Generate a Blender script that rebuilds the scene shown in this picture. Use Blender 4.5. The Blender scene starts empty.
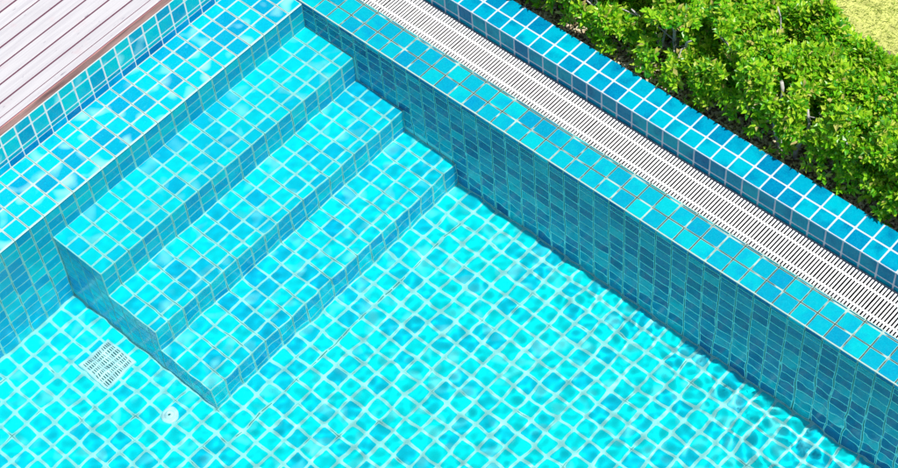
import bpy, math, random
from mathutils import Matrix, Vector, noise
random.seed(7)
T = 0.1                       # one tile pitch, metres
scene = bpy.context.scene
col = scene.collection

# ------------------------------------------------------------------ camera
cam_d = bpy.data.cameras.new('camera')
cam = bpy.data.objects.new('camera', cam_d)
col.objects.link(cam)
RX = Vector((-0.66639418, 0.74284186, -0.06406844))
DN = Vector((0.62628916, 0.51106138, -0.58870889))
FW = Vector((-0.4045747, -0.43243755, -0.80580213))
CAM = Vector((4.4502, 5.5553, 7.528))
m = Matrix.Identity(4)
for i in range(3):
    m[i][0], m[i][1], m[i][2], m[i][3] = RX[i], -DN[i], -FW[i], CAM[i]
cam.matrix_world = m
cam_d.sensor_width = 36.0
cam_d.lens = 36.0 * 1864.6 / 898.0
cam_d.clip_end = 500
scene.camera = cam

# ------------------------------------------------------------------ light
SUN = Vector((-0.025, 0.46, 1.0)).normalized()          # towards the sun
world = bpy.data.worlds.new('World')
scene.world = world
world.use_nodes = True
wn = world.node_tree.nodes
sky = wn.new('ShaderNodeTexSky')
sky.sky_type = 'NISHITA'
sky.sun_disc = False
sky.sun_elevation = math.asin(SUN.z)
sky.sun_rotation = math.atan2(SUN.x, SUN.y)
sky.air_density = 1.0
sky.dust_density = 1.5
world.node_tree.links.new(sky.outputs[0], wn['Background'].inputs[0])
wn['Background'].inputs[1].default_value = 0.065
sun_d = bpy.data.lights.new('sun', 'SUN')
sun_d.energy = 4.0
sun_d.angle = math.radians(0.55)
sun_d.color = (1.0, 0.96, 0.9)
sun = bpy.data.objects.new('sun', sun_d)
sun.rotation_euler = SUN.to_track_quat('Z', 'Y').to_euler()
sun.location = (0, 0, 12)
col.objects.link(sun)
sun_d.cycles.is_caustics_light = True
scene.view_settings.view_transform = 'Standard'
scene.view_settings.look = 'None'
scene.view_settings.gamma = 1.0
scene.view_settings.exposure = 0.72
cy = scene.cycles
cy.use_denoising = True
cy.max_bounces = 10
cy.diffuse_bounces = 5
cy.glossy_bounces = 4
cy.transmission_bounces = 8
cy.caustics_refractive = True
cy.caustics_reflective = False
cy.blur_glossy = 0.3
cy.sample_clamp_indirect = 6.0

# ------------------------------------------------------------------ node helpers
def new_mat(name):
    mt = bpy.data.materials.new(name)
    mt.use_nodes = True
    nt = mt.node_tree
    return mt, nt, nt.nodes['Principled BSDF']

def nd(nt, kind, **kw):
    n = nt.nodes.new(kind)
    for k, v in kw.items():
        setattr(n, k, v)
    return n

def put(nt, sock, v):
    if hasattr(v, 'is_output') or isinstance(v, bpy.types.NodeSocket):
        nt.links.new(v, sock)
    else:
        sock.default_value = v

def mth(nt, op, a, b=0.0, c=None, clamp=False):
    n = nd(nt, 'ShaderNodeMath', operation=op, use_clamp=clamp)
    put(nt, n.inputs[0], a)
    put(nt, n.inputs[1], b)
    if c is not None:
        put(nt, n.inputs[2], c)
    return n.outputs[0]

def mix(nt, fac, a, b, blend='MIX'):
    n = nd(nt, 'ShaderNodeMix', data_type='RGBA', blend_type=blend)
    put(nt, n.inputs[0], fac)
    for s, v in ((n.inputs[6], a), (n.inputs[7], b)):
        if isinstance(v, tuple):
            s.default_value = (*v, 1)
        else:
            nt.links.new(v, s)
    return n.outputs[2]

def noi(nt, vec, scale, detail=2.0, rough=0.5, out=0):
    n = nd(nt, 'ShaderNodeTexNoise')
    nt.links.new(vec, n.inputs['Vector'])
    n.inputs['Scale'].default_value = scale
    n.inputs['Detail'].default_value = detail
    n.inputs['Roughness'].default_value = rough
    return n.outputs[out]

def ramp(nt, fac, stops, interp='LINEAR'):
    n = nd(nt, 'ShaderNodeValToRGB')
    cr = n.color_ramp
    cr.interpolation = interp
    while len(cr.elements) < len(stops):
        cr.elements.new(0.5)
    for e, (p, c) in zip(cr.elements, stops):
        e.position = p
        e.color = (*c, 1) if len(c) == 3 else c
    nt.links.new(fac, n.inputs[0])
    return n.outputs[0]

def rng(nt, v, a, b, c=0.0, d=1.0):
    n = nd(nt, 'ShaderNodeMapRange')
    nt.links.new(v, n.inputs[0])
    for i, x in enumerate((a, b, c, d)):
        n.inputs[i + 1].default_value = x
    return n.outputs[0]

def bump(nt, h, strength, dist, bsdf):
    b = nd(nt, 'ShaderNodeBump')
    b.inputs['Strength'].default_value = strength
    b.inputs['Distance'].default_value = dist
    nt.links.new(h, b.inputs['Height'])
    nt.links.new(b.outputs[0], bsdf.inputs['Normal'])

def pos(nt):
    return nd(nt, 'ShaderNodeNewGeometry').outputs['Position']

def tile_rand(nt):
    g = nd(nt, 'ShaderNodeNewGeometry')
    o = nd(nt, 'ShaderNodeObjectInfo')
    s = mth(nt, 'ADD', g.outputs['Random Per Island'], o.outputs['Random'])
    return mth(nt, 'FRACT', s), g.outputs['Position']

# ------------------------------------------------------------------ materials
def tile_mat(name, stops, rough=0.16, blotch_amt=0.0, blue=(0.0, 0.12, 0.3), blue_amt=0.6, spec=0.12):
    mt, nt, b = new_mat(name)
    r, p = tile_rand(nt)
    c = ramp(nt, r, stops)
    # each tile's glaze pools towards one side: a slow cloud shifted from tile to tile
    sh = nd(nt, 'ShaderNodeVectorMath', operation='ADD')
    cmb = nd(nt, 'ShaderNodeCombineXYZ')
    r7 = mth(nt, 'MULTIPLY', r, 7.3)
    for i in range(3):
        nt.links.new(r7, cmb.inputs[i])
    nt.links.new(p, sh.inputs[0])
    nt.links.new(cmb.outputs[0], sh.inputs[1])
    cloud = noi(nt, sh.outputs[0], 11.0, 2.0, 0.5)
    fac = rng(nt, cloud, 0.48, 0.78, 0.0, blue_amt)
    c = mix(nt, fac, c, blue)
    fine = noi(nt, p, 160.0, 2.0)
    c = mix(nt, rng(nt, fine, 0.35, 0.75, 0.0, 0.16), c, (0.0, 0.68, 0.74))
    if blotch_amt:
        blotch = rng(nt, noi(nt, sh.outputs[0], 9.0, 0.6, 0.4), 0.58, 0.78, 0.0, blotch_amt)  # soft pale blotches, placed differently on every tile
        c = mix(nt, blotch, c, (0.5, 0.86, 0.84))
    nt.links.new(c, b.inputs['Base Color'])
    nt.links.new(rng(nt, noi(nt, p, 40.0), 0.3, 0.7, rough * 0.6, rough * 1.8), b.inputs['Roughness'])
    b.inputs['Specular IOR Level'].default_value = spec
    bump(nt, noi(nt, sh.outputs[0], 25.0, 2.0), 0.25, 0.004, b)
    return mt

CYAN = [(0.0, (0.0, 0.46, 0.68)), (0.3, (0.0, 0.58, 0.73)), (0.5, (0.0, 0.69, 0.77)), (1.0, (0.0, 0.76, 0.78))]
DEEP_SHADE = [(0.0, (0.0, 0.09, 0.28)), (0.4, (0.0, 0.18, 0.42)), (0.7, (0.0, 0.33, 0.55)), (1.0, (0.0, 0.54, 0.66))]  # darker, bluer pool tile: the overflow wall's shade put into the colour
RISER_SHADE = [(0.0, (0.0, 0.38, 0.70)), (0.45, (0.0, 0.53, 0.78)), (1.0, (0.0, 0.74, 0.82))]  # bluish shade of risers and step sides mixed into the tile colour
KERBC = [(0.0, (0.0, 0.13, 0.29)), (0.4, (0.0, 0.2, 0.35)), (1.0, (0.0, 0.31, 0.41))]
M_TILE = tile_mat('pool_tile_glaze', CYAN, 0.16, 0.5, (0.0, 0.42, 0.68), 0.4)
COPE = [(0.0, (0.0, 0.189, 0.327)), (0.4, (0.0, 0.267, 0.370)), (1.0, (0.0, 0.387, 0.413))]
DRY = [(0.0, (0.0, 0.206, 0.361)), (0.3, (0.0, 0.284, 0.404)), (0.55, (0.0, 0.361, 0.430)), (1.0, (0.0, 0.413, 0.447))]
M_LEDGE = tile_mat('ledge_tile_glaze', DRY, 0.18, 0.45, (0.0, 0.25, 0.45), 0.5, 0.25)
FLOORC = [(0.0, (0.0, 0.54, 0.70)), (0.3, (0.0, 0.64, 0.74)), (0.42, (0.0, 0.75, 0.77)), (1.0, (0.0, 0.80, 0.78))]
M_FLOOR = tile_mat('floor_tile_glaze', FLOORC, 0.16, 0.35, (0.0, 0.6, 0.74), 0.2)
M_COPE = tile_mat('coping_tile_glaze', COPE, 0.2, 0.0, (0.0, 0.18, 0.37), 0.7, 0.3)
M_RISER = tile_mat('riser_tile_shade_tint', RISER_SHADE, 0.16, 0.0, (0.0, 0.34, 0.66), 0.4)
M_WALL = tile_mat('wall_tile_shade_tint', DEEP_SHADE, 0.16, 0.0, (0.0, 0.1, 0.3), 0.6)
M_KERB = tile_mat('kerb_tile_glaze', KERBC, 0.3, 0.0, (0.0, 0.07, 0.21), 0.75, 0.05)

def grout_mat(name, base, axes, dash=0.0, dark=(0.03, 0.05, 0.03), width=0.016, phase=(0, 0, 0), amount=0.9, xmax=None):
    """cement grout with a mould line down the joints across the given axes"""
    mt, nt, b = new_mat(name)
    p = pos(nt)
    sp = nd(nt, 'ShaderNodeSeparateXYZ')
    nt.links.new(p, sp.inputs[0])
    c = mix(nt, rng(nt, noi(nt, p, 30.0, 3.0), 0.3, 0.75, 0.0, 0.35), base, tuple(x * 0.72 for x in base))
    wob = mth(nt, 'MULTIPLY', mth(nt, 'SUBTRACT', noi(nt, p, 18.0, 2.0), 0.5), 0.03)
    tot = None
    for ax in axes:
        a = mth(nt, 'ADD', mth(nt, 'MULTIPLY', sp.outputs[ax], 1.0 / T), -phase[ax] + 0.5)
        a = mth(nt, 'ADD', a, wob)
        d = mth(nt, 'ABSOLUTE', mth(nt, 'SUBTRACT', mth(nt, 'FRACT', a), 0.5))
        k = mth(nt, 'LESS_THAN', d, width)
        tot = k if tot is None else mth(nt, 'MAXIMUM', tot, k)
    if tot is not None:
        if xmax is not None:
            tot = mth(nt, 'MULTIPLY', tot, mth(nt, 'LESS_THAN', sp.outputs[0], xmax))
        gap = rng(nt, noi(nt, p, 9.0, 2.0), dash - 0.06, dash + 0.06, 0.0, amount)
        c = mix(nt, mth(nt, 'MULTIPLY', tot, gap), c, dark)
    nt.links.new(c, b.inputs['Base Color'])
    b.inputs['Roughness'].default_value = 0.85
    bump(nt, noi(nt, p, 300.0, 2.0), 0.3, 0.002, b)
    return mt

WHITE_G = (0.56, 0.6, 0.6)
M_G_FLOOR = grout_mat('floor_grout', (0.52, 0.8, 0.75), (0, 1), 0.66, width=0.02, phase=(0, 0.18, 0), dark=(0.02, 0.12, 0.09), amount=0.8)
M_G_STEP = grout_mat('step_grout', (0.56, 0.78, 0.74), (0,), 0.5, dark=(0.005, 0.13, 0.1), amount=0.85)
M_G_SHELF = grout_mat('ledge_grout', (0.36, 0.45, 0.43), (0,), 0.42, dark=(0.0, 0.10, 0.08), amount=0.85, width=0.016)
M_G_WALL = grout_mat('wall_grout', (0.55, 0.98, 1.0), (1,), 0.4, dark=(0.01, 0.1, 0.06), amount=0.95, width=0.022)
M_G_COPE = grout_mat('coping_grout', (0.34, 0.46, 0.42), (0, 1), 0.42, dark=(0.02, 0.05, 0.035), width=0.032, amount=0.95, xmax=-0.006)
M_G_KERB = grout_mat('kerb_grout', (0.46, 0.52, 0.6), (), 0.5)
M_G_DRY = grout_mat('dry_wall_grout', WHITE_G, (0,), 0.62, dark=(0.2, 0.2, 0.16), amount=0.5)

def plain(name, c, rough=0.5, spec=0.5, amt=0.25, scale=20.0):
    mt, nt, b = new_mat(name)
    p = pos(nt)
    cc = mix(nt, rng(nt, noi(nt, p, scale, 4.0, 0.6), 0.35, 0.75, 0.0, 1.0), c, tuple(x * (1 - amt) for x in c))
    nt.links.new(cc, b.inputs['Base Color'])
    b.inputs['Roughness'].default_value = rough
    b.inputs['Specular IOR Level'].default_value = spec
    return mt

M_PLASTIC = plain('white_plastic', (0.86, 0.86, 0.86), 0.35, 0.4, 0.12, 35.0)
M_POOLPLASTIC = plain('white_abs_plastic', (0.93, 0.92, 0.9), 0.35, 0.4, 0.1, 25.0)
M_SLOT = plain('drain_sump', (0.02, 0.12, 0.12), 0.8)
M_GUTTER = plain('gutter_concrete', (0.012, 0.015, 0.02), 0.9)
M_CONC = plain('concrete', (0.35, 0.34, 0.32), 0.9)

def wood_mat(name, base, streak, spots):
    mt, nt, b = new_mat(name)
    g = nd(nt, 'ShaderNodeNewGeometry')
    oi = nd(nt, 'ShaderNodeObjectInfo')
    p = g.outputs['Position']
    mp = nd(nt, 'ShaderNodeMapping')
    nt.links.new(p, mp.inputs[0])
    mp.inputs['Scale'].default_value = (2.2, 60.0, 20.0)
    off = nd(nt, 'ShaderNodeCombineXYZ')
    nt.links.new(mth(nt, 'MULTIPLY', oi.outputs['Random'], 31.0), off.inputs[0])
    nt.links.new(off.outputs[0], mp.inputs['Location'])
    grain = noi(nt, mp.outputs[0], 1.0, 5.0, 0.65)
    c = mix(nt, rng(nt, grain, 0.40, 0.66, 0.0, 0.9), base, streak)
    c = mix(nt, mth(nt, 'MULTIPLY', oi.outputs['Random'], 0.25), c, tuple(0.93 * x for x in streak))
    if spots:
        mp2 = nd(nt, 'ShaderNodeMapping')
        nt.links.new(p, mp2.inputs[0])
        mp2.inputs['Scale'].default_value = (9.0, 34.0, 10.0)
        nt.links.new(off.outputs[0], mp2.inputs['Location'])
        sc = rng(nt, noi(nt, mp2.outputs[0], 1.0, 3.0, 0.6), 0.66, 0.72, 0.0, 0.7)
        c = mix(nt, sc, c, (0.13, 0.12, 0.16))
        pk = rng(nt, noi(nt, p, 7.0, 3.0, 0.6), 0.6, 0.78, 0.0, 0.55)
        c = mix(nt, pk, c, (0.42, 0.29, 0.31))
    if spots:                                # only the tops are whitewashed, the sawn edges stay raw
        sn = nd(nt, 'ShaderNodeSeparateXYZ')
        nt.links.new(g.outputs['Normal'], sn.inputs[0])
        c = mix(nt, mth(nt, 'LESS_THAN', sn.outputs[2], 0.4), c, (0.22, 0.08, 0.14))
    nt.links.new(c, b.inputs['Base Color'])
    b.inputs['Roughness'].default_value = 0.75
    bump(nt, grain, 0.35, 0.003, b)
    return mt

M_DECK = wood_mat('whitewashed_board', (0.45, 0.445, 0.46), (0.36, 0.35, 0.375), True)
M_FASCIA = wood_mat('raw_red_wood', (0.5, 0.25, 0.22), (0.12, 0.04, 0.04), False)
M_JOIST = plain('joist_timber', (0.12, 0.03, 0.06), 0.9)

def leaf_mat(name, stops, transl=0.45):
    mt, nt, b = new_mat(name)
    g = nd(nt, 'ShaderNodeNewGeometry')
    c = ramp(nt, g.outputs['Random Per Island'], stops)
    c = mix(nt, rng(nt, noi(nt, g.outputs['Position'], 5.0, 2.0), 0.35, 0.65, 0.0, 0.6), c, mix(nt, 0.5, c, (0.34, 0.5, 0.02)))
    nt.links.new(c, b.inputs['Base Color'])
    b.inputs['Roughness'].default_value = 0.34
    b.inputs['Specular IOR Level'].default_value = 0.45
    tr = nd(nt, 'ShaderNodeBsdfTranslucent')
    nt.links.new(mix(nt, 0.4, c, (0.26, 0.6, 0.01)), tr.inputs[0])
    ms = nd(nt, 'ShaderNodeMixShader')
    ms.inputs[0].default_value = transl
    nt.links.new(b.outputs[0], ms.inputs[1])
    nt.links.new(tr.outputs[0], ms.inputs[2])
    nt.links.new(ms.outputs[0], nt.nodes['Material Output'].inputs[0])
    return mt

M_LEAF = leaf_mat('hedge_leaf', [(0.0, (0.015, 0.2, 0.02)), (0.22, (0.06, 0.4, 0.012)), (0.45, (0.22, 0.6, 0.01)), (0.75, (0.5, 0.74, 0.03)), (0.95, (0.6, 0.66, 0.1)), (1.0, (0.6, 0.42, 0.2))])
M_GRASS = leaf_mat('grass_blade', [(0.0, (0.3, 0.46, 0.05)), (0.5, (0.5, 0.6, 0.12)), (1.0, (0.7, 0.68, 0.3))], 0.3)
M_BARK = plain('grey_bark', (0.5, 0.48, 0.47), 0.85, 0.2, 0.55, 45.0)
M_LITTER = leaf_mat('dry_leaf', [(0.0, (0.3, 0.2, 0.13)), (0.35, (0.62, 0.48, 0.35)), (1.0, (0.85, 0.76, 0.64))], 0.1)
M_SOIL = plain('garden_soil', (0.2, 0.145, 0.11), 0.95, 0.1, 0.6, 25.0)
M_TURF = plain('turf_soil', (0.5, 0.52, 0.16), 0.95, 0.1, 0.4, 18.0)

mt, nt, b = new_mat('pool_water')
b.inputs['Base Color'].default_value = (0.55, 0.985, 1.0, 1)      # water drinks up some of the red
b.inputs['Roughness'].default_value = 0.0
b.inputs['IOR'].default_value = 1.333
b.inputs['Transmission Weight'].default_value = 1.0
M_WATER = mt

# ------------------------------------------------------------------ object helpers
def obj(name, me, parent=None):
    o = bpy.data.objects.new(name, me)
    col.objects.link(o)
    o.parent = parent
    if o.type == 'MESH':
        o.cycles.is_caustics_receiver = True
    return o

def tag(o, label=None, cat=None, group=None, kind=None):
    for k, v in (('label', label), ('category', cat), ('group', group), ('kind', kind)):
        if v:
            o[k] = v
    return o

def empty(name, loc, **kw):
    o = obj(name, None)
    o.location = loc
    o.empty_display_size = 0.1
    return tag(o, **kw)

class MB:
    def __init__(s):
        s.v, s.f = [], []
    def add(s, vs, fs):
        n = len(s.v)
        s.v += [tuple(x) for x in vs]
        s.f += [tuple(n + i for i in f) for f in fs]
    def box(s, x0, x1, y0, y1, z0, z1, bev=0.0):
        if bev <= 0:
            vs = [(x, y, z) for z in (z0, z1) for y in (y0, y1) for x in (x0, x1)]
            s.add(vs, [(0, 2, 3, 1), (4, 5, 7, 6), (0, 1, 5, 4), (2, 6, 7, 3), (0, 4, 6, 2), (1, 3, 7, 5)])
        else:                              # top edges chamfered
            q = bev
            lo = [(x0, y0, z0), (x1, y0, z0), (x1, y1, z0), (x0, y1, z0)]
            mi = [(x0, y0, z1 - q), (x1, y0, z1 - q), (x1, y1, z1 - q), (x0, y1, z1 - q)]
            hi = [(x0 + q, y0 + q, z1), (x1 - q, y0 + q, z1), (x1 - q, y1 - q, z1), (x0 + q, y1 - q, z1)]
            fs = [(3, 2, 1, 0), (8, 9, 10, 11)]
            for k in range(4):
                j = (k + 1) % 4
                fs += [(k, j, 4 + j, 4 + k), (4 + k, 4 + j, 8 + j, 8 + k)]
            s.add(lo + mi + hi, fs)
    def tube(s, pts, rad, n=6):
        rings = []
        for i, p in enumerate(pts):
            p = Vector(p)
            d = Vector(pts[min(i + 1, len(pts) - 1)]) - Vector(pts[max(i - 1, 0)])
            d.normalize()
            a = d.orthogonal().normalized()
            c = d.cross(a)
            r = rad[i] if isinstance(rad, (list, tuple)) else rad
            rings.append([p + (a * math.cos(t) + c * math.sin(t)) * r for t in [2 * math.pi * k / n for k in range(n)]])
        vs = [v for r in rings for v in r]
        fs = []
        for i in range(len(rings) - 1):
            for k in range(n):
                j = (k + 1) % n
                fs.append((i * n + k, i * n + j, (i + 1) * n + j, (i + 1) * n + k))
        fs.append(tuple(range(n))[::-1])
        fs.append(tuple((len(rings) - 1) * n + k for k in range(n)))
        s.add(vs, fs)
    def mesh(s, name, mat, smooth=False):
        me = bpy.data.meshes.new(name)
        me.from_pydata(s.v, [], s.f)
        me.materials.append(mat)
        if smooth:
            me.polygons.foreach_set('use_smooth', [True] * len(me.polygons))
        return me
    def build(s, name, mat, parent=None, smooth=False):
        o = obj(name, s.mesh(name, mat, smooth), parent)
        if parent:
            o.matrix_parent_inverse = Matrix.Translation(parent.location).inverted()
        return o

# ---- tiles: slightly pillowed square, chamfered rim, local z = out of the surface
def tile_geo(w, h, r=0.004, c=0.002):       # r: clipped corners, c: chamfer and height above the grout
    w, h = w / 2, h / 2
    def ring(a, b, q, z):
        return [(-a + q, -b, z), (a - q, -b, z), (a, -b + q, z), (a, b - q, z), (a - q, b, z), (-a + q, b, z), (-a, b - q, z), (-a, -b + q, z)]
    vs = ring(w, h, r, -0.004) + ring(w, h, r, 0.0) + ring(w - c, h - c, r, c)
    fs = []
    for k in range(8):
        j = (k + 1) % 8
        fs += [(k, j, 8 + j, 8 + k), (8 + k, 8 + j, 16 + j, 16 + k)]
    fs.append(tuple(range(16, 24)))
    return vs, fs
_tm = {}
def tile_mesh(w, h, mat, c):
    k = (round(w, 4), round(h, 4), mat.name, c)
    if k not in _tm:
        vs, fs = tile_geo(w, h, 0.006 if mat is M_FLOOR else 0.004, c)
        me = bpy.data.meshes.new('tile')
        me.from_pydata(vs, [], fs)
        me.materials.append(mat)
        _tm[k] = me
    return _tm[k]

ZW = -0.235                                 # water level, tiles
def project(c):
    """rough pixel of a point (metres), depths under water foreshortened"""
    z = c.z if c.z > ZW * T else ZW * T + (c.z - ZW * T) * 0.68
    d = Vector((c.x, c.y, z)) - CAM
    w = d.dot(FW)
    return 449 + 1864.6 * d.dot(RX) / w, 234 + 1864.6 * d.dot(DN) / w, w

AXES = {'z': (Vector((1, 0, 0)), Vector((0, 1, 0)), Vector((0, 0, 1))),
        'x': (Vector((0, 1, 0)), Vector((0, 0, 1)), Vector((1, 0, 0))),
        'y': (Vector((-1, 0, 0)), Vector((0, 0, 1)), Vector((0, 1, 0)))}
def lay(owner, specs, limit=300):
    """specs: (facing, centre in tiles, w, h in tiles, material); the largest in view become tile parts, the rest one tile_field"""
    ranked = []
    for sp in specs:
        c = Vector(sp[1]) * T
        u, v, w = project(c)
        seen = -12 < u < 910 and -12 < v < 480
        ranked.append((0 if seen else 1, w, sp, c))
    ranked.sort(key=lambda t: (t[0], t[1]))
    field = {}
    n = 0
    for hid, w, (face, cc, tw, th, mat), c in ranked:
        a, b_, nrm = AXES[face]
        hc = 0.002 if face == 'z' else 0.0009
        k_ = 0.004 if face == 'z' else 0.0015
        tilt = Matrix.Rotation(random.gauss(0, k_), 4, a) @ Matrix.Rotation(random.gauss(0, k_), 4, b_)
        mx = Matrix.Identity(4)
        jit = nrm * random.gauss(0, 0.0003 if face == 'z' else 0.00012)
        for i in range(3):
            mx[i][0], mx[i][1], mx[i][2], mx[i][3] = a[i], b_[i], nrm[i], c[i] + jit[i]
        mx = Matrix.Translation(mx.translation) @ tilt @ Matrix.Translation(-mx.translation) @ mx
        if not hid and n < limit:
            o = obj('tile', tile_mesh(tw * T, th * T, mat, hc), owner)
            o.matrix_parent_inverse = Matrix.Identity(4)
            o.matrix_basis = Matrix.Translation(-owner.location) @ mx
            n += 1
        else:
            vs, fs = tile_geo(tw * T, th * T, 0.006 if mat is M_FLOOR else 0.004, hc)
            field.setdefault(mat.name, (MB(), mat))[0].add([mx @ Vector(v) for v in vs], fs)
    for k, (mb, mat) in field.items():
        tag(mb.build('tile_field', mat, owner), kind='stuff')

def grid(face, fixed, us, vs, mat, joint=0.1, skip=None):
    """tiles between successive cut lines us x vs (tile units); fixed = plane coordinate"""
    out = []
    for i in range(len(us) - 1):
        for j in range(len(vs) - 1):
            u0, u1, v0, v1 = us[i], us[i + 1], vs[j], vs[j + 1]
            w, h = abs(u1 - u0) - joint, abs(v1 - v0) - joint
            if w < 0.06 or h < 0.06:
                continue
            u, v = (u0 + u1) / 2, (v0 + v1) / 2
            if skip and skip(u, v):
                continue
            if face == 'z':
                c = (u, v, fixed)
            elif face == 'x':
                c = (fixed, u, v)
            else:
                c = (u, fixed, v)
            out.append((face, c, w, h, mat))
    return out

def cuts(a, b, step=1.0):
    """cut lines from a towards b, the last piece cut short"""
    s = 1 if b > a else -1
    r = [a]
    while abs(b - r[-1]) > step + 1e-6:
        r.append(r[-1] + s * step)
    r.append(b)
    return r

# ------------------------------------------------------------------ main lines of the pool, tile units
XM, YM = 36.0, 48.0
YL = -5.714
YS, Y1, Y2, Y3 = -1.923, 1.83, 5.40, 9.18
ZS, Z1, Z2, Z3, Z4 = -0.17, -3.03, -5.91, -8.457, -10.97
XL = 18.95
KX, KZ = -4.40, 1.333
def sbox(mb, x0, x1, y0, y1, z0, z1):
    mb.box(x0 * T, x1 * T, y0 * T, y1 * T, z0 * T, z1 * T)

# floor
mb = MB(); sbox(mb, -0.3, XM, YS - 0.5, YM, Z4 - 1.5, Z4)
pool_floor = mb.build('pool_floor', M_G_FLOOR); tag(pool_floor, kind='structure')
specs = grid('z', Z4, cuts(0, XM), cuts(Y3 - 12, YM), M_FLOOR, 0.15,
             lambda u, v: v < YS or (u < XL and v < Y3))
lay(pool_floor, specs)
# the long dark movement joint across the floor
mb = MB()
x = 2.0
while x < 19.4:
    L = random.uniform(0.3, 1.3)
    sbox(mb, x, min(x + L, 19.5), 11.18 - 0.015, 11.18 + 0.014, Z4, Z4 + 0.012)
    x += L + random.choice((0.05, 0.1, 0.5, 0.9))
mb.build('movement_joint', plain('dark_sealant', (0.01, 0.22, 0.17), 0.7), pool_floor)

# overflow wall (pool side) and its coping
mb = MB(); sbox(mb, -2.1, 0.0, -6.4, YM, Z4 - 1.5, -0.36)
pool_wall = mb.build('pool_wall', M_G_WALL)
tag(pool_wall, 'shaded blue tiled pool wall under the overflow coping beside the steps', 'pool wall')
def hidden_wall(y, z):
    return (y < YS and z < ZS) or (y < Y1 and z < Z1) or (y < Y2 and z < Z2) or (y < Y3 and z < Z3)
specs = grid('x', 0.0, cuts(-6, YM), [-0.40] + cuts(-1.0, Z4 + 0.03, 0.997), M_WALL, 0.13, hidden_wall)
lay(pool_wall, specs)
mb = MB(); sbox(mb, -2.18, 0.01, -6.4, YM, -0.36, 0.0)
coping = mb.build('coping', M_G_COPE)
tag(coping, 'wet cyan tiled overflow coping between pool water and white slatted grate', 'coping')
specs = grid('z', 0.0, [-2.17, -2.0, -1.0, -0.015], cuts(-6, YM), M_COPE, 0.085)
specs += grid('x', 0.01, cuts(-6, YM), [-0.36, -0.01], M_WALL, 0.08)
lay(coping, specs)

# left wall below the deck, dry rows
mb = MB(); sbox(mb, -0.06, XM, YL - 1.5, YL, ZS - 0.4, 2.30)
deck_wall = mb.build('upstand_wall', M_G_DRY)
tag(deck_wall, 'bright dry tiled upstand with white grout under the deck edge', 'pool wall')
xs = cuts(0, XM)
specs = grid('y', YL, xs, [2.31, 1.63, 0.63], M_LEDGE, 0.095)
specs += grid('y', YL, xs, [0.63, 0.33], M_COPE, 0.06)
specs += grid('y', YL, xs, [0.33, ZS], M_WALL, 0.05)
lay(deck_wall, specs)

# shallow ledge
mb = MB(); sbox(mb, -0.05, XM, YL - 0.05, YS, Z4 - 0.5, ZS)
ledge = mb.build('ledge', M_G_SHELF)
tag(ledge, 'shallow tiled ledge just under water below the deck upstand', 'pool ledge')
specs = grid('z', ZS, xs, cuts(YS, YL), M_LEDGE, 0.10)
def under_step(x, z):
    return x < XL and z < Z1
mb = MB(); sbox(mb, -0.04, XM, YS - 0.05, YS + 0.025, Z4 - 0.4, ZS - 0.03)
mb.build('riser_bed', M_G_STEP, ledge)
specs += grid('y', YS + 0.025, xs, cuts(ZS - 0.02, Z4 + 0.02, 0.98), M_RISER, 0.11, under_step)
lay(ledge, specs)

# three submerged steps
info = (('broad upper submerged tiled step right below the shallow ledge', YS, Y1, Z1, Z2),
        ('middle submerged tiled step between the upper and the lowest step', Y1, Y2, Z2, Z3),
        ('lowest submerged tiled step next to the pool floor', Y2, Y3, Z3, Z4))
for lab, ya, yb, za, zb in info:
    mb = MB(); sbox(mb, -0.02, XL, ya - 0.02, yb, Z4 - 0.2, za)
    st = mb.build('pool_step', M_G_STEP)
    tag(st, lab, 'pool step', 'steps down into the pool')
    sx = cuts(0, 18) + [XL]
    specs = grid('z', za, sx, cuts(ya, yb), M_TILE, 0.115)
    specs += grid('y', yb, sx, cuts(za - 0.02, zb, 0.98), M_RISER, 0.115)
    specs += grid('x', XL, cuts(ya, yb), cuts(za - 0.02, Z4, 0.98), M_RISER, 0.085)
    lay(st, specs)

# gutter with white slatted grate
mb = MB()
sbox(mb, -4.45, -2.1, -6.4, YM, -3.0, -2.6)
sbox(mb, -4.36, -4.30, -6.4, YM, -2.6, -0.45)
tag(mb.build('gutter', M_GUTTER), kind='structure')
grate = empty('overflow_grate', (-0.322, 2.0, 0.0), label='long white slatted overflow grate between the coping and raised kerb', cat='grate')
mb = MB()
mb.box(-0.104, 0.104, -0.0047, 0.0047, -0.004, 0.0, 0.001)
slat = mb.mesh('slat', M_PLASTIC)
y = -3.0
n_sl = 0
while y < 43.5:
    o = obj('slat', slat, grate)
    o.location = (random.gauss(0, 0.0006), y * T - 2.0 + random.gauss(0, 0.0003), 0.003 + random.gauss(0, 0.0004))
    n_sl += 1
    y += 0.186 if n_sl % 27 else 0.193          # a joint between grate sections
for xr in (-2.52, -3.73):
    mb = MB(); mb.box((xr - 0.055) * T, (xr + 0.055) * T, -0.31, 4.36, -0.004, -0.0005, 0.001)
    mb.build('connecting_rod', M_PLASTIC, grate)

# raised kerb
mb = MB(); sbox(mb, -6.46, KX, -8, YM, -3.0, KZ)
kerb = mb.build('kerb', M_G_KERB)
tag(kerb, 'raised kerb of blue tiles with white joints between grate and hedge', 'kerb')
ky = cuts(-8.062, YM)
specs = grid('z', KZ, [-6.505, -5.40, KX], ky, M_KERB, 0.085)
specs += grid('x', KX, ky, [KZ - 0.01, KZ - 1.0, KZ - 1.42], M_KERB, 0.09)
lay(kerb, specs)

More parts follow.
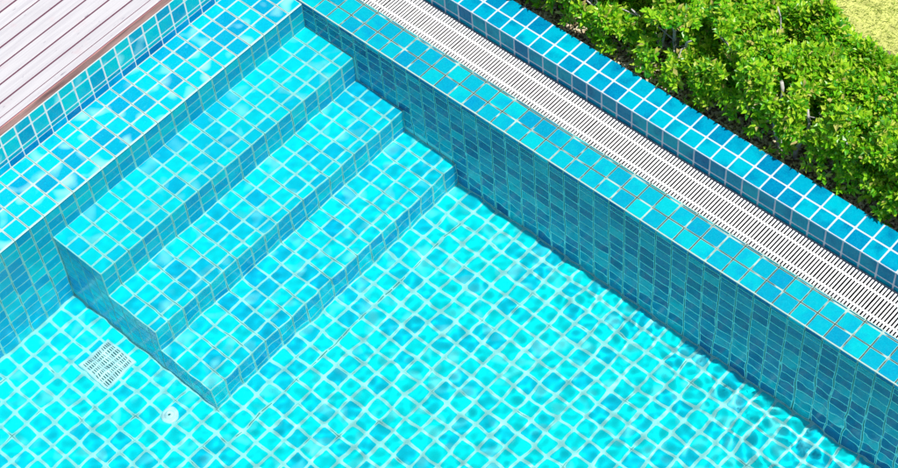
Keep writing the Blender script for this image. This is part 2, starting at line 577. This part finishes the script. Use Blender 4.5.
# ------------------------------------------------------------------ deck
ZD = 2.88
deck = empty('deck', (1.2, -1.2, 0.2), label='whitewashed timber deck of long boards above the pool', cat='deck')
mb = MB(); sbox(mb, -2.1, XM, -30, -5.95, 0.6, ZD - 0.9)
mb.build('joist_base', M_JOIST, deck)
mb = MB(); sbox(mb, -2.1, XM, -5.95, -5.74, 2.33, ZD - 0.10)
mb.build('fascia', M_FASCIA, deck)
mb = MB(); mb.box(-2.1 * T, XM * T, -6.22 * T, -5.79 * T, (ZD - 0.095) * T, ZD * T, 0.003)
mb.build('edge_strip', M_DECK, deck)
yb = -6.25
for k in range(24):
    w = 0.70 if k == 0 else 0.905
    mb = MB()
    mb.box(-2.1 * T, XM * T, (yb - w) * T, yb * T, (ZD - 0.3) * T, (ZD + random.uniform(-0.01, 0.015)) * T, 0.0025)
    mb.build('board', M_DECK, deck)
    yb -= w + 0.10

# ------------------------------------------------------------------ drain cover and inlet on the floor
dx0, dx1, dy0, dy1 = 19.75, 21.9, 1.66, 3.87
drain = empty('drain_cover', ((dx0 + dx1) / 2 * T, (dy0 + dy1) / 2 * T, Z4 * T), label='square white slotted drain cover on the pool floor beside the steps', cat='drain cover')
zt = Z4 + 0.22
mb = MB(); sbox(mb, dx0 + 0.1, dx1 - 0.1, dy0 + 0.1, dy1 - 0.1, Z4 + 0.07, Z4 + 0.09)
mb.build('sump', M_SLOT, drain)
for (a, b_, c, d) in ((dx0, dx1, dy0, dy0 + .15), (dx0, dx1, dy1 - .15, dy1), (dx0, dx0 + .15, dy0 + .152, dy1 - .152), (dx1 - .15, dx1, dy0 + .152, dy1 - .152)):
    mb = MB(); mb.box(a * T, b_ * T, c * T, d * T, Z4 * T, zt * T, 0.004)
    mb.build('frame', M_POOLPLASTIC, drain)
for k in range(1, 6):
    yy = dy0 + 0.1 + (dy1 - dy0 - 0.2) * k / 6
    mb = MB(); mb.box((dx0 + .152) * T, (dx1 - .152) * T, (yy - .045) * T, (yy + .045) * T, (Z4 + 0.1) * T, (zt - 0.015) * T, 0.002)
    mb.build('rib', M_POOLPLASTIC, drain)
for k in range(1, 15):
    xx = dx0 + 0.1 + (dx1 - dx0 - 0.2) * k / 15
    hw = 0.06 if k in (5, 10) else 0.036
    mb = MB(); mb.box((xx - hw) * T, (xx + hw) * T, (dy0 + .152) * T, (dy1 - .152) * T, (Z4 + 0.1) * T, (zt - 0.05) * T, 0.0015)
    mb.build('slat', M_POOLPLASTIC, drain)

def lathe(prof, n=32):
    vs, fs = [], []
    for (r, z) in prof:
        for k in range(n):
            a = 2 * math.pi * k / n
            vs.append((r * math.cos(a), r * math.sin(a), z))
    for i in range(len(prof) - 1):
        for k in range(n):
            j = (k + 1) % n
            fs.append((i * n + k, i * n + j, (i + 1) * n + j, (i + 1) * n + k))
    fs.append(tuple((len(prof) - 1) * n + k for k in range(n)))
    return vs, fs
inl = empty('return_inlet', (2.08, 0.76, Z4 * T), label='small round white return inlet fitting on the pool floor', cat='pool inlet')
def part(name, prof, mat):
    mb = MB(); mb.add(*lathe(prof))
    o = obj(name, mb.mesh(name, mat, True), inl)
    return o
part('flange', [(0.049, 0.0), (0.049, 0.008), (0.046, 0.011), (0.036, 0.013), (0.033, 0.0125)], M_POOLPLASTIC)
part('eyeball', [(0.032, 0.012), (0.03, 0.017), (0.022, 0.022), (0.009, 0.0235), (0.008, 0.014)], M_POOLPLASTIC)
part('jet_hole', [(0.0075, 0.0142), (0.0074, 0.0178)], M_SLOT)
for k in range(4):
    a = k * math.pi / 2 + 0.4
    mb = MB(); mb.add(*lathe([(0.004, 0.0), (0.004, 0.004), (0.003, 0.005)], 10))
    o = obj('screw', mb.mesh('screw', M_POOLPLASTIC), inl)
    o.location = (0.041 * math.cos(a), 0.041 * math.sin(a), 0.0098)

# ------------------------------------------------------------------ water
import numpy as np
r = random.Random(3)
x0, x1, y0, y1 = -0.006, XM * T, YL * T - 0.002, YM * T
dx = 0.0085
nx, ny = int((x1 - x0) / dx), int((y1 - y0) / dx)
GX, GY = np.meshgrid(np.linspace(x0, x1, nx + 1), np.linspace(y0, y1, ny + 1))
Hh = np.zeros_like(GX)
def train(bands):
    h = np.zeros_like(GX)
    for lam, slope, n in bands:
        for _ in range(n):
            a = r.uniform(0, 2 * math.pi)
            k = 2 * math.pi / (lam * r.uniform(0.82, 1.22))
            amp = slope / k * r.uniform(0.6, 1.3) / math.sqrt(n) * 1.4
            h += amp * np.sin(k * math.cos(a) * GX + k * math.sin(a) * GY + r.uniform(0, 6.28))
    return h
Hh = train(((0.34, 0.006, 4), (0.19, 0.006, 6), (0.11, 0.0075, 9), (0.06, 0.006, 12)))
Hh *= 0.8 + 0.45 * np.clip((GY - 0.8) / 2.4, 0, 1)
# choppier water where the overflow wall throws the ripples back
chop = np.exp(-(np.maximum(GX, 0) / 0.30) ** 2) * np.clip((GY - 1.5) / 1.5, 0, 1)
Hh += train(((0.085, 0.009, 8), (0.048, 0.011, 12))) * chop
D = np.hypot(GX - 0.2, GY - 3.66)
Hh += 0.0003 * np.sin(D * 2 * math.pi / 0.06) * np.exp(-(D / 0.3) ** 2) * (1 - np.exp(-(D / 0.1) ** 2))
Hh = np.clip(Hh, -0.0035, 0.0035) + ZW * T
vs = np.stack([GX, GY, Hh], -1).reshape(-1, 3).tolist()
fs = [(j * (nx + 1) + i, j * (nx + 1) + i + 1, (j + 1) * (nx + 1) + i + 1, (j + 1) * (nx + 1) + i) for j in range(ny) for i in range(nx)]
mb = MB(); mb.v, mb.f = vs, fs
water = mb.build('water', M_WATER, None, True)
water.cycles.is_caustics_receiver = False
water.cycles.is_caustics_caster = True
tag(water, kind='structure')

# ------------------------------------------------------------------ planting bed, lawn
ZB = 0.6
mb = MB(); sbox(mb, -16.5, -6.44, -8, YM + 10, -3, ZB)
tag(mb.build('planting_bed', M_SOIL), kind='structure')
mb = MB()
mb.add([(-40, -40, 0.05), (-1.62, -40, 0.05), (-1.62, 40, 0.05), (-40, 40, 0.05)], [(0, 1, 2, 3)])
tag(mb.build('lawn', M_TURF), kind='structure')
def leaf(mb, base, d, up, L, W, fold=0.25, droop=0.1):
    side = d.cross(up).normalized()
    n = side.cross(d).normalized()
    mid = base + d * (L * 0.58)
    tip = base + d * L - n * (L * droop)
    mb.add([base, mid + side * (W / 2) + n * (W * fold), mid - n * 0.0, mid - side * (W / 2) + n * (W * fold), tip],
           [(0, 2, 1), (0, 3, 2), (1, 2, 4), (2, 3, 4)])
r = random.Random(11)
mb = MB()
for q in range(11000):
    x, y = (r.uniform(-0.85, -0.65) if q % 3 == 0 else r.uniform(-1.6, -0.65)), r.uniform(0.2, 4.4)
    d = Vector((r.gauss(0, 1), r.gauss(0, 1), r.gauss(0, 0.25))).normalized()
    leaf(mb, Vector((x, y, ZB * T + r.uniform(0.003, 0.014))), d, Vector((0, 0, 1)), r.uniform(0.018, 0.038), r.uniform(0.01, 0.018), r.uniform(-0.2, 0.5), r.uniform(-0.3, 0.3))
tag(mb.build('leaf_litter', M_LITTER), label='pale dry fallen leaves on the soil under the hedge', cat='leaf litter', kind='stuff')
mb = MB()
for _ in range(42000):
    x, y = r.uniform(-3.0, -1.45), r.uniform(1.0, 4.6)
    d = Vector((r.gauss(0, 0.5), r.gauss(0, 0.5), 1)).normalized()
    s = d.orthogonal().normalized() * r.uniform(0.0015, 0.003)
    L = r.uniform(0.02, 0.05)
    b0 = Vector((x, y, 0.05))
    mb.add([b0 - s, b0 + s, b0 + d * L], [(0, 1, 2)])
tag(mb.build('grass', M_GRASS), label='pale yellow green lawn grass behind the hedge', cat='grass', kind='stuff')

# ------------------------------------------------------------------ hedge shrubs
SHOW = [(Vector((-0.735, 2.50, 0.05)), Vector((-0.84, 2.40, 0.46)), 0.017), (Vector((-0.75, 2.60, 0.05)), Vector((-0.86, 2.58, 0.36)), 0.013),
        (Vector((-0.80, 1.25, 0.05)), Vector((-0.90, 1.10, 0.47)), 0.009), (Vector((-0.82, 1.62, 0.05)), Vector((-0.92, 1.72, 0.47)), 0.009),
        (Vector((-0.98, 2.35, 0.25)), Vector((-1.12, 2.16, 0.6)), 0.006)]
TOCAM = -FW
def in_clearing(p):
    for a, b_, rad in SHOW:
        ab = b_ - a
        t = max(0.25, min(1.0, (p - a).dot(ab) / ab.length_squared))
        q = p - (a + ab * t)
        along = q.dot(TOCAM)
        if along > -0.02 and (q - TOCAM * along).length < 0.05 + rad:
            return True
    return False
def shrub(cx, cy_, label, seed, rx, ry, H, n_ros):
    rr = random.Random(seed)
    root = empty('shrub', (cx, cy_, ZB * T), label=label, cat='shrub', group='shrubs of the hedge behind the kerb')
    z0 = ZB * T
    tips = []
    for k in range(6):
        a = 2 * math.pi * k / 6 + rr.uniform(-0.4, 0.4)
        b0 = Vector((cx + 0.05 * math.cos(a), cy_ + 0.05 * math.sin(a), z0 - 0.01))
        end = Vector((cx + rx * 0.75 * math.cos(a) * rr.uniform(0.5, 1), cy_ + ry * 0.75 * math.sin(a) * rr.uniform(0.5, 1), z0 + H * rr.uniform(0.55, 0.8)))
        pts, rad = [], []
        for i in range(7):
            t = i / 6
            p = b0.lerp(end, t) + Vector((rr.gauss(0, 0.006), rr.gauss(0, 0.006), 0)) * (1 if 0 < i < 6 else 0)
            pts.append(p)
            rad.append(0.015 * (1 - t) + 0.0035)
        mb = MB(); mb.tube(pts, rad, 7)
        st = mb.build('stem', M_BARK, root, True)
        for q in range(7):
            i = rr.randint(1, 4)
            s0 = pts[i]
            d = Vector((rr.gauss(0, 1), rr.gauss(0, 1), rr.uniform(0.0, 1.1))).normalized()
            e = s0 + d * rr.uniform(0.09, 0.2)
            mid = s0.lerp(e, 0.5) + Vector((rr.gauss(0, 0.012), rr.gauss(0, 0.012), rr.gauss(0, 0.012)))
            tw = MB(); tw.tube([s0, mid, e], [0.005, 0.0035, 0.002], 5)
            tw.build('twig', M_BARK, root, True)
    mb = MB()
    made = 0
    while made < n_ros:
        # rosettes crowd into the outer shell of an uneven loaf-shaped crown
        a = rr.uniform(0, 2 * math.pi)
        rad = math.sqrt(rr.random())
        x, y = math.cos(a) * rad, math.sin(a) * rad
        wob = 0.85 + 0.3 * noise.noise(Vector((cx + x * rx * 1.6, cy_ + y * ry * 1.6, seed * 0.0)) * 4.0)
        top = H * wob * max(0.12, 1 - 0.45 * rad ** 4)
        f = 1 - abs(rr.gauss(0, 0.26))
        if rr.random() < (0.4 if x > 0.3 else 0.1):
            f = rr.uniform(0.15, 0.85)
        if f < 0.1:
            continue
        p = Vector((cx + x * rx, cy_ + y * ry, z0 + top * f))
        if p.x + 0.12 * (p.z - 0.1) > -0.66:
            continue
        g = noise.noise(p * 7.0 + Vector((3, 1, 8)))
        if g < -0.2 or (x > 0.5 and g < -0.1):
            continue
        g2 = noise.noise(p * 3.6 + Vector((9, 4, 2)))
        if g2 < -0.24 or in_clearing(p):
            continue
        front = -0.80 + 0.14 * noise.noise(Vector((p.y * 3.1, 4.0, 0.0)))
        if p.x > front and p.z < 0.26 and rr.random() < 0.6:
            continue
        made += 1
        out = Vector((x * 0.8, y * 0.8, 0.55 + f * 0.6)).normalized()
        out = (out + Vector((rr.gauss(0, .35), rr.gauss(0, .35), rr.gauss(0, .2)))).normalized()
        s1 = out.orthogonal().normalized()
        s2 = out.cross(s1)
        nl = rr.randint(5, 8)
        ph = rr.uniform(0, 6.28)
        size = rr.uniform(0.75, 1.3)
        for k in range(nl):
            t = ph + k * 2.4
            h = k / nl
            d = (out * (0.25 + 0.9 * h) + (s1 * math.cos(t) + s2 * math.sin(t)) * (1.0 - 0.45 * h)).normalized()
            leaf(mb, p + out * (0.022 * h), d, out + Vector((rr.gauss(0, .3), rr.gauss(0, .3), 0)), size * rr.uniform(0.028, 0.05), size * rr.uniform(0.014, 0.023), rr.uniform(0.05, 0.35), rr.uniform(-0.05, 0.25))
    for a, b_, rad in SHOW:
        if abs((a.y + b_.y) / 2 - cy_) > 0.29:
            continue
        pts = [a.lerp(b_, i / 7) + Vector((0.012 * math.sin(i * 1.3 + seed), 0.015 * math.sin(i * 0.9 + 2 * seed), 0)) for i in range(8)]
        t2 = MB(); t2.tube(pts, [rad * (1 - 0.07 * i) for i in range(8)], 9)
        t2.build('stem', M_BARK, root, True)
    mb.build('foliage', M_LEAF, root)
    return root
spots = [(-1.02, 0.55, 'leafy hedge shrub at the far end by the top edge of the picture'),
         (-1.03, 1.12, 'leafy hedge shrub with bare pale twigs, second from the far end'),
         (-1.05, 1.70, 'leafy hedge shrub with dark gaps, third from the far end of the hedge'),
         (-1.07, 2.28, 'yellow green hedge shrub in the middle of the visible hedge'),
         (-1.06, 2.86, 'dense hedge shrub beside the bright lawn corner'),
         (-1.05, 3.42, 'leafy hedge shrub nearest the right edge of the picture')]
for i, (x, y, lab) in enumerate(spots):
    shrub(x + 0.08, y, lab, 20 + i, 0.43, 0.47, random.uniform(0.54, 0.6), 4600)
